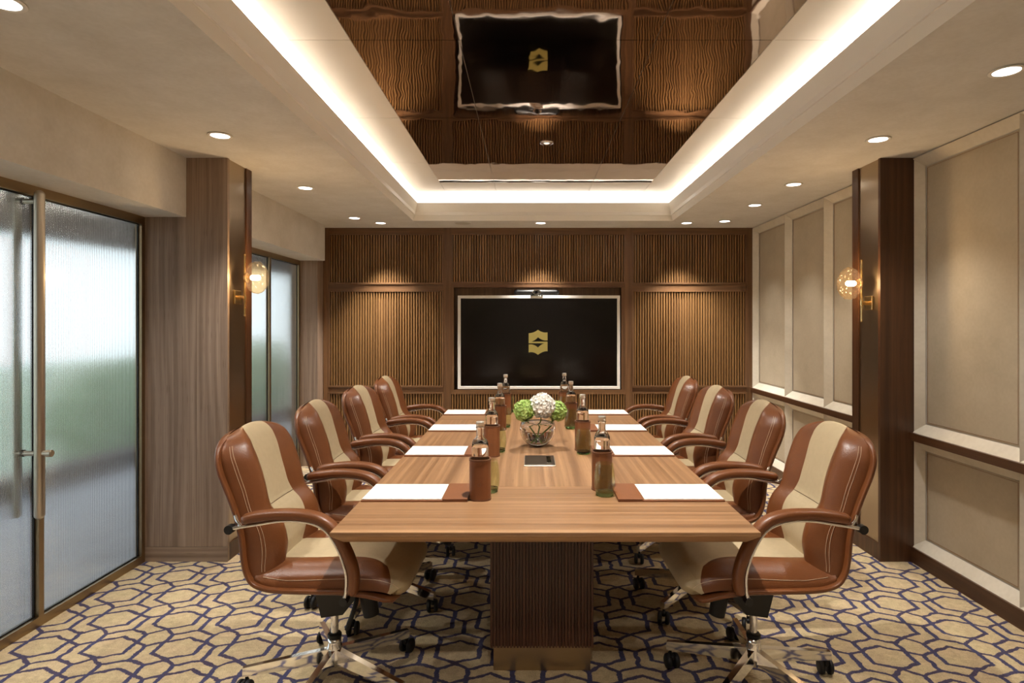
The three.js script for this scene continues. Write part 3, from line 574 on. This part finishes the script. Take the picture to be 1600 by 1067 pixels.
const tumblerProto = (() => {
  const t = thing('glass_tumbler', '', 'tumbler', [0, 0, 0], 0, 'green-tinted tumblers');
  mesh('wall', lathe([[0.0345, 0.016], [0.0385, 0.03], [0.0405, 0.05], [0.0400, 0.075], [0.0370, 0.10], [0.0330, 0.125]], 44), M.tumblerGlass, t);
  mesh('base', lathe([[0, 0], [0.030, 0], [0.0335, 0.003], [0.0348, 0.016], [0.028, 0.0145], [0, 0.0125]], 44), M.greenGlass, t);
  return t;
})();
let firstSet = true;
for (const s of [-1, 1]) [0, 1, 2, 3].forEach(i => {
  const sx = s < 0 ? [-0.187, -0.190, -0.186, -0.176][i] : [0.293, 0.282, 0.272, 0.268][i], sd = s < 0 ? [2.29, 3.045, 3.80, 4.47][i] : [2.425, 3.185, 3.93, 4.60][i];
  const gx = s < 0 ? [-0.158, -0.160, -0.157, -0.150][i] : [0.292, 0.278, 0.264, 0.258][i], gd = s < 0 ? [2.385, 3.14, 3.895, 4.565][i] : [2.335, 3.09, 3.84, 4.51][i];
  const at = `${sideName[s]}, ${far[i]}`;
  const put = (proto, pos, label) => { if (firstSet) { proto.position.set(...pos); proto.userData.label = label; } else dup(proto, pos, 0, label); };
  put(sleeveProto, [sx, TT, -sd], `brown leather bottle sleeve, ${at}`);
  put(bottleProto, [sx, TT + 0.006, -sd], `clear glass bottle standing in its leather sleeve, ${at}`);
  put(tumblerProto, [gx, TT, -gd], `green-tinted glass tumbler beside the bottle, ${at}`);
  firstSet = false;
});

// vase and hydrangeas
{
  const vx = 0.045, vd = 3.29;
  const t = thing('glass_vase', 'round clear glass bowl vase at the middle of the table', 'vase', [vx, TT, -vd]);
  const pr = [], R0 = 0.098, cyy = 0.094;
  for (let i = 0; i <= 26; i++) { const a = -Math.PI / 2 + 0.36 + (i / 26) * (Math.PI / 2 - 0.36 + 0.90); pr.push([R0 * Math.cos(a), cyy + R0 * Math.sin(a)]); }
  const inn = pr.map(([r, y]) => [Math.max(0, r - 0.0045 * (r / R0) - 0.001), y + (y < cyy ? 0.006 * (1 - r / R0) : 0)]).reverse();
  mesh('bowl', lathe([[0, 0.0], [pr[0][0] * 0.9, 0.0], ...pr, [inn[0][0] + 0.001, pr[26][1] + 0.003], ...inn, [0, inn[26][1] + 0.003]], 64), M.clearGlass, t);
  const wt = inn.filter(q => q[1] < 0.13).reverse(); mesh('water', lathe([[0, wt[0][1] + 0.004], ...wt.map(([r, y]) => [r - 0.0008, y + 0.0006]), [0, wt[wt.length - 1][1]]], 56), M.water, t);
  const head = (name, label, x, y, z, r, m, n, sq = 1) => {
    const h = thing(name, label, 'flower', [vx + x, TT + y, -vd + z], 0, 'hydrangea heads in the vase'), list = [];
    const petal = (() => { const p = new THREE.PlaneGeometry(1, 1, 2, 2), q = p.attributes.position; for (let i = 0; i < q.count; i++) { const a = q.getX(i), b = q.getY(i); q.setXYZ(i, a * (1 - 0.35 * Math.abs(b)), b + 0.5, 0.22 * (a * a + b * b)); } p.computeVertexNormals(); return p; })();
    for (let i = 0; i < n; i++) {
      const e = 1 - 2 * (i + 0.5) / n, a = i * 2.39996, rr = Math.sqrt(1 - e * e), N = V(Math.cos(a) * rr, e, Math.sin(a) * rr), k = r * (0.80 + 0.24 * rnd()), s = r * (0.17 + 0.07 * rnd());
      const Q = new THREE.Quaternion().setFromUnitVectors(V(0, 0, 1), N.clone().add(V(rnd() - 0.5, rnd() - 0.5, rnd() - 0.5).multiplyScalar(1.1)).normalize()), tw = rnd() * 6;
      for (let j = 0; j < 4; j++) { const p = petal.clone(); p.scale(s, s, s); p.rotateX(0.5); p.rotateZ(tw + j * Math.PI / 2); p.applyQuaternion(Q); p.translate(N.x * k, N.y * k * sq, N.z * k); list.push(p); }
    }
    const core = new THREE.IcosahedronGeometry(r * 0.70, 3); core.scale(1, sq, 1); list.push(core);
    mesh('florets', list, m, h);
    mesh('stem', new THREE.TubeGeometry(new THREE.CatmullRomCurve3([V(0, -r * 0.6, 0), V(-x * 0.5, -y * 0.45, -z * 0.5), V(-x * 1.25, -y + 0.035, -z * 1.2)]), 10, 0.0035, 6), M.stem, h);
  };
  head('hydrangea', 'large white hydrangea head in the middle of the glass vase', 0.026, 0.218, 0.0, 0.066, M.petalWhite, 300, 0.9);
  head('hydrangea', 'lime green hydrangea head on the glass-door side of the vase', -0.072, 0.196, 0.022, 0.053, M.petalGreen, 270, 0.98);
  head('hydrangea', 'lime green hydrangea head on the panelled-wall side of the vase', 0.111, 0.190, -0.012, 0.046, M.petalGreen, 240, 1.1);
}

// ------------------------------------------------------------------ swivel chair (u forward = +x, y up, z sideways)
function makeChair(label) {
  const t = thing('swivel_chair', label, 'chair', [0, 0, 0], 0, 'brown and cream leather swivel chairs around the table');
  const W = 0.263, sp = new THREE.CatmullRomCurve3([[-0.343, 1.016], [-0.343, 0.97], [-0.325, 0.88], [-0.288, 0.787], [-0.265, 0.72], [-0.250, 0.65], [-0.243, 0.58], [-0.232, 0.53], [-0.207, 0.492], [-0.163, 0.473], [-0.10, 0.466], [0.02, 0.464], [0.12, 0.462], [0.20, 0.452], [0.27, 0.436], [0.298, 0.428]].map(p => V(p[0], p[1], 0)), false, 'centripetal');
  const len = sp.getLength();
  const corner = (s, r) => s >= r ? 0 : r - Math.sqrt(Math.max(0, r * r - (r - s) * (r - s)));
  const shell = grid((i, j) => {
    const e = 0.5 - 0.5 * Math.cos(Math.PI * Math.min(1, j)), tt = j < 0.25 ? (j / 0.25) ** 1.6 * 0.25 : j, p = sp.getPointAt(tt), T = sp.getTangentAt(tt), N = V(-T.y, T.x, 0);
    const w = W - corner(tt * len, 0.105) * 0.98 - corner((1 - tt) * len, 0.05), a = i * Math.PI * 2, ca = Math.cos(a), sa = Math.sin(a);
    const A = Math.sign(ca) * Math.abs(ca) ** 0.35, B = Math.sign(sa) * Math.abs(sa) ** 0.7 * 0.0155 * (tt < 0.004 || tt > 0.996 ? 0.2 : 1);
    const curl = 0.013 * Math.abs(A) ** 9, arch = 0.024 * A * A * Math.max(0, 1 - tt * len / 0.2), r = V(p.x + N.x * (B + curl) + T.x * arch, p.y + N.y * (B + curl) + T.y * arch, A * w); r.u = i; r.v = tt; return r;
  }, 48, 72);
  mesh('shell', metric(shell, 'y'), M.leather, t);
  // back cushion
  const uIn = spline([0.48, 0.53, 0.58, 0.65, 0.72, 0.787, 0.88, 0.97, 1.016], [-0.21, -0.224, -0.233, -0.240, -0.255, -0.278, -0.315, -0.333, -0.332]);
  const uF = spline([0.48, 0.54, 0.60, 0.66, 0.70, 0.732, 0.76, 0.83, 0.92, 0.98, 1.016], [-0.160, -0.158, -0.148, -0.158, -0.178, -0.207, -0.218, -0.234, -0.262, -0.290, -0.305]);
  const Yt = 1.021;
  const back = (s, y) => {
    const c = corner(Yt - y, 0.098), w = 0.238 - c * 0.95, round = y > Yt - 0.05 ? Math.sqrt(Math.max(0, 1 - ((y - Yt + 0.05) / 0.05) ** 2)) : 1;
    const prof = Math.max(0, 1 - Math.abs(s) ** 7) ** 0.5, lobe = 0.034 * Math.exp(-(((Math.abs(s) - 0.70) / 0.22) ** 2));
    const dent = 0.006 * Math.exp(-(((Math.abs(s) - bBack(y)) / 0.045) ** 2));
    return V(uIn(y) + (uF(y) - uIn(y) + lobe - dent) * prof * round, y - 0.024 * s * s * Math.max(0, 1 - (Yt - y) / 0.2), s * w);
  };
  const bBack = spline([0.48, 0.56, 0.66, 0.732, 0.78, 0.86, 0.93, 1.02], [0.36, 0.38, 0.42, 0.43, 0.385, 0.37, 0.40, 0.47]);
  const sq = q => Math.sin(q * Math.PI / 2), iq = s => Math.asin(Math.min(1, s)) / (Math.PI / 2);
  const yAt = j => lerp(0.515, Yt, 1 - (1 - j) ** 1.5);
  const strip = (q0, q1, y0, y1, n) => grid((i, j) => { const y = y0 === null ? yAt(j) : lerp(y0, y1, 1 - (1 - j) ** (y1 > 1 ? 1.5 : 1)); return back(sq(lerp(q0(y), q1(y), 1 - i)), y); }, n, 56);
  mesh('back_side_panel', metric(strip(y => iq(bBack(y)), () => 1, null, null, 20)), M.leather, t);
  mesh('back_side_panel', metric(strip(() => -1, y => -iq(bBack(y)), null, null, 20)), M.leather, t);
  mesh('back_centre_panel', metric(strip(y => -iq(bBack(y)), y => iq(bBack(y)), 0.734, Yt, 16)), M.cream, t);
  mesh('lumbar_panel', metric(strip(y => -iq(bBack(y)), y => iq(bBack(y)), 0.515, 0.732, 16)), M.cream, t);
  // seat cushion
  const sc = new THREE.CatmullRomCurve3([[-0.198, 0.537], [-0.14, 0.538], [-0.03, 0.540], [0.08, 0.545], [0.18, 0.546], [0.255, 0.536], [0.308, 0.512], [0.333, 0.478], [0.325, 0.445], [0.296, 0.424]].map(p => V(p[0], p[1], 0)), false, 'centripetal');
  const bSeat = spline([0, 0.3, 0.5, 0.6, 0.66, 0.72, 0.76, 0.80], [0.42, 0.43, 0.47, 0.53, 0.61, 0.74, 0.88, 0.995]);
  const seat = (s, tt) => {
    const p = sc.getPointAt(tt), T = sc.getTangentAt(tt), N = V(T.y, -T.x, 0), T0 = lerp(lerp(0.028, 0.072, Math.min(1, tt / 0.17) ** 0.6), 0.055, Math.max(0, (tt - 0.6) / 0.4));
    const prof = Math.max(0, 1 - Math.abs(s) ** 6) ** 0.5, lobe = 0.010 * Math.exp(-(((Math.abs(s) - 0.68) / 0.2) ** 2)) * (1 - Math.max(0, (tt - 0.55) / 0.45)), dent = 0.004 * Math.exp(-(((Math.abs(s) - bSeat(tt)) / 0.04) ** 2)) * (tt < 0.72 ? 1 : 0);
    const w = 0.242 - 0.024 * Math.max(0, (tt - 0.7) / 0.3) ** 1.5, o = T0 * (1 - prof) - lobe + dent;
    return V(p.x + N.x * o, p.y + N.y * o, s * w);
  };
  const sstrip = (q0, q1, t0, t1, n, m) => grid((i, j) => { const tt = lerp(t0, t1, j); return seat(sq(lerp(q0(tt), q1(tt), i)), tt); }, n, m);
  mesh('seat_side_panel', metric(sstrip(a => iq(bSeat(a)), () => 1, 0, 0.80, 18, 40)), M.leather, t);
  mesh('seat_side_panel', metric(sstrip(() => -1, a => -iq(bSeat(a)), 0, 0.80, 18, 40)), M.leather, t);
  mesh('seat_centre_panel', metric(merge([sstrip(a => -iq(bSeat(a)), a => iq(bSeat(a)), 0, 0.80, 24, 40), sstrip(() => -1, () => 1, 0.80, 1, 32, 16)])), M.cream, t);
  // stitching
  const th = [];
  for (const s of [-1, 1]) {
    for (const q of [0.922, 0.945]) { const pts = []; for (let k = 0; k <= 30; k++) pts.push(back(s * q, lerp(0.53, 0.985, k / 30)).add(V(0.0006, 0, s * 0.0006))); th.push(new THREE.TubeGeometry(new THREE.CatmullRomCurve3(pts), 50, 0.0008, 4)); }
    for (const q of [0.955]) { const pts = []; for (let k = 0; k <= 30; k++) pts.push(seat(s * q, lerp(0.04, 0.86, k / 30)).add(V(0, 0.0008, s * 0.0008))); th.push(new THREE.TubeGeometry(new THREE.CatmullRomCurve3(pts), 50, 0.0008, 4)); }
  }
  mesh('stitching', th, M.thread, t);
  // armrests
  const padPath = [[-0.222, 0.731], [-0.190, 0.742], [-0.125, 0.752], [-0.058, 0.755], [0.009, 0.750], [0.062, 0.733], [0.100, 0.700], [0.130, 0.650], [0.156, 0.59], [0.166, 0.54], [0.163, 0.50], [0.155, 0.476]];
  const barPath = [[-0.262, 0.703], [-0.222, 0.711], [-0.160, 0.721], [-0.09, 0.732], [-0.03, 0.733], [0.03, 0.722], [0.072, 0.697], [0.102, 0.655], [0.127, 0.60], [0.140, 0.55], [0.140, 0.50], [0.132, 0.462]];
  for (const s of [-1, 1]) {
    const a = new THREE.Group(); a.name = 'armrest'; t.add(a);
    const z = s * 0.286;
    mesh('arm_pad', sweep(padPath, z, k => { const e = Math.min(1, Math.sqrt(Math.max(0, Math.min(k, 1 - k) / 0.03))); return [0.025 * e + 0.001, 0.0165 * e + 0.001]; }, 60, 18, 2.6), M.leather, a);
    mesh('arm_bar', [sweep(barPath, z, k => [0.011, 0.006], 60, 12, 3), new THREE.TubeGeometry(new THREE.CatmullRomCurve3([V(-0.222, 0.711, z), V(-0.240, 0.728, s * 0.280), V(-0.252, 0.742, s * 0.268)]), 8, 0.006, 8)], M.chrome, a);
    mesh('bolt', [new THREE.CylinderGeometry(0.0155, 0.0155, 0.024, 18).rotateX(Math.PI / 2).translate(-0.262, 0.702, z), new THREE.CylinderGeometry(0.009, 0.009, 0.05, 12).rotateX(Math.PI / 2).translate(-0.262, 0.702, s * 0.264)], M.black, a);
    mesh('pivot_bolt', [new THREE.CylinderGeometry(0.0135, 0.0135, 0.03, 18).rotateX(Math.PI / 2).translate(0.132, 0.460, z), new THREE.CylinderGeometry(0.009, 0.009, 0.06, 12).rotateX(Math.PI / 2).translate(0.132, 0.458, s * 0.258)], M.black, a);
  }
  // mechanism
  mesh('tilt_mechanism', [hexa([[-0.065, 0.455, -0.075], [-0.065, 0.455, 0.075], [0.17, 0.452, 0.085], [0.17, 0.452, -0.085], [-0.035, 0.285, -0.05], [-0.035, 0.285, 0.05], [0.05, 0.300, 0.055], [0.05, 0.300, -0.055]].map(p => p)), rbx(0.30, 0.018, 0.22, 0.006, 0.05, 0.447, 0)], M.black, t);
  mesh('tension_knob', new THREE.CylinderGeometry(0.034, 0.030, 0.10, 24).rotateZ(0.18).translate(0.135, 0.325, 0), M.rubber, t);
  mesh('tilt_lever', new THREE.TubeGeometry(new THREE.CatmullRomCurve3([V(0.10, 0.41, 0.03), V(0.115, 0.37, 0.10), V(0.098, 0.31, 0.115), V(0.085, 0.275, 0.115)]), 14, 0.009, 8), M.rubber, t);
  mesh('gas_column', [cyl(0.0145, 0.0145, 0.12, 0, 0.235, 0, 24)], M.chrome, t);
  mesh('column_collar', lathe([[0.0145, 0.205], [0.024, 0.205], [0.027, 0.200], [0.027, 0.190], [0.0145, 0.190]], 24), M.black, t);
  mesh('base_hub', lathe([[0.0, 0.192], [0.025, 0.192], [0.0265, 0.17], [0.0285, 0.135], [0.036, 0.115], [0.036, 0.088], [0, 0.086]], 28), M.chrome, t);
  for (let k = 0; k < 5; k++) {
    const a = -(46 / 180) * Math.PI - k * 2 * Math.PI / 5, c = Math.cos(a), s = Math.sin(a), P = (r, w, y) => [c * r - s * w, y, s * r + c * w];
    const hx = (r0, r1, A, B) => hexa([P(r0, -A[0], A[2]), P(r0, A[0], A[2]), P(r0, A[1], A[3]), P(r0, -A[1], A[3]), P(r1, -B[0], B[2]), P(r1, B[0], B[2]), P(r1, B[1], B[3]), P(r1, -B[1], B[3])]);
    const leg = mesh('base_leg', hx(0.018, 0.335, [0.018, 0.013, 0.098, 0.148], [0.014, 0.010, 0.068, 0.100]), M.chrome, t);
    const cas = new THREE.Group(); cas.name = 'caster'; t.add(cas); cas.position.set(c * 0.322, 0, s * 0.322); cas.rotation.y = -a + [0.5, -0.8, 1.3, 0.2, 2.2][k];
    mesh('stem', [cyl(0.006, 0.006, 0.04, 0, 0.062, 0, 10), rbx(0.040, 0.020, 0.016, 0.006, 0.012, 0.048, 0)], M.rubber, cas);
    for (const q of [-1, 1]) { const g = lathe([[0, 0.010], [0.022, 0.010], [0.028, 0.006], [0.0295, 0], [0.028, -0.009], [0, -0.009]], 22); g.rotateX(q * Math.PI / 2); g.translate(0.016, 0.0295, q * 0.0175); mesh('wheel', g, M.rubber, cas); }
  }
  return t;
}
const chairD = [2.34, 3.06, 3.785, 4.51], order = ['fourth from the screen', 'third from the screen', 'second from the screen', 'closest to the screen'];
let proto = null;
for (const s of [-1, 1]) chairD.forEach((d, i) => {
  const label = `brown and cream leather swivel chair on the ${sideName[s]}, ${order[i]}`, x = s < 0 ? [-0.757, -0.765, -0.76, -0.76][i] : [0.872, 0.865, 0.865, 0.86][i];
  const turn = (s < 0 ? 0 : Math.PI) + [0.02, -0.03, 0.03, -0.02][i] * s;
  if (!proto) { proto = makeChair(label); proto.position.set(x, 0, -d); proto.rotation.y = turn; } else dup(proto, [x, 0, -d], turn, label);
});

scene.traverse(o => { if (o.isMesh) { o.castShadow = true; o.receiveShadow = true; } });
renderer.render(scene, camera);
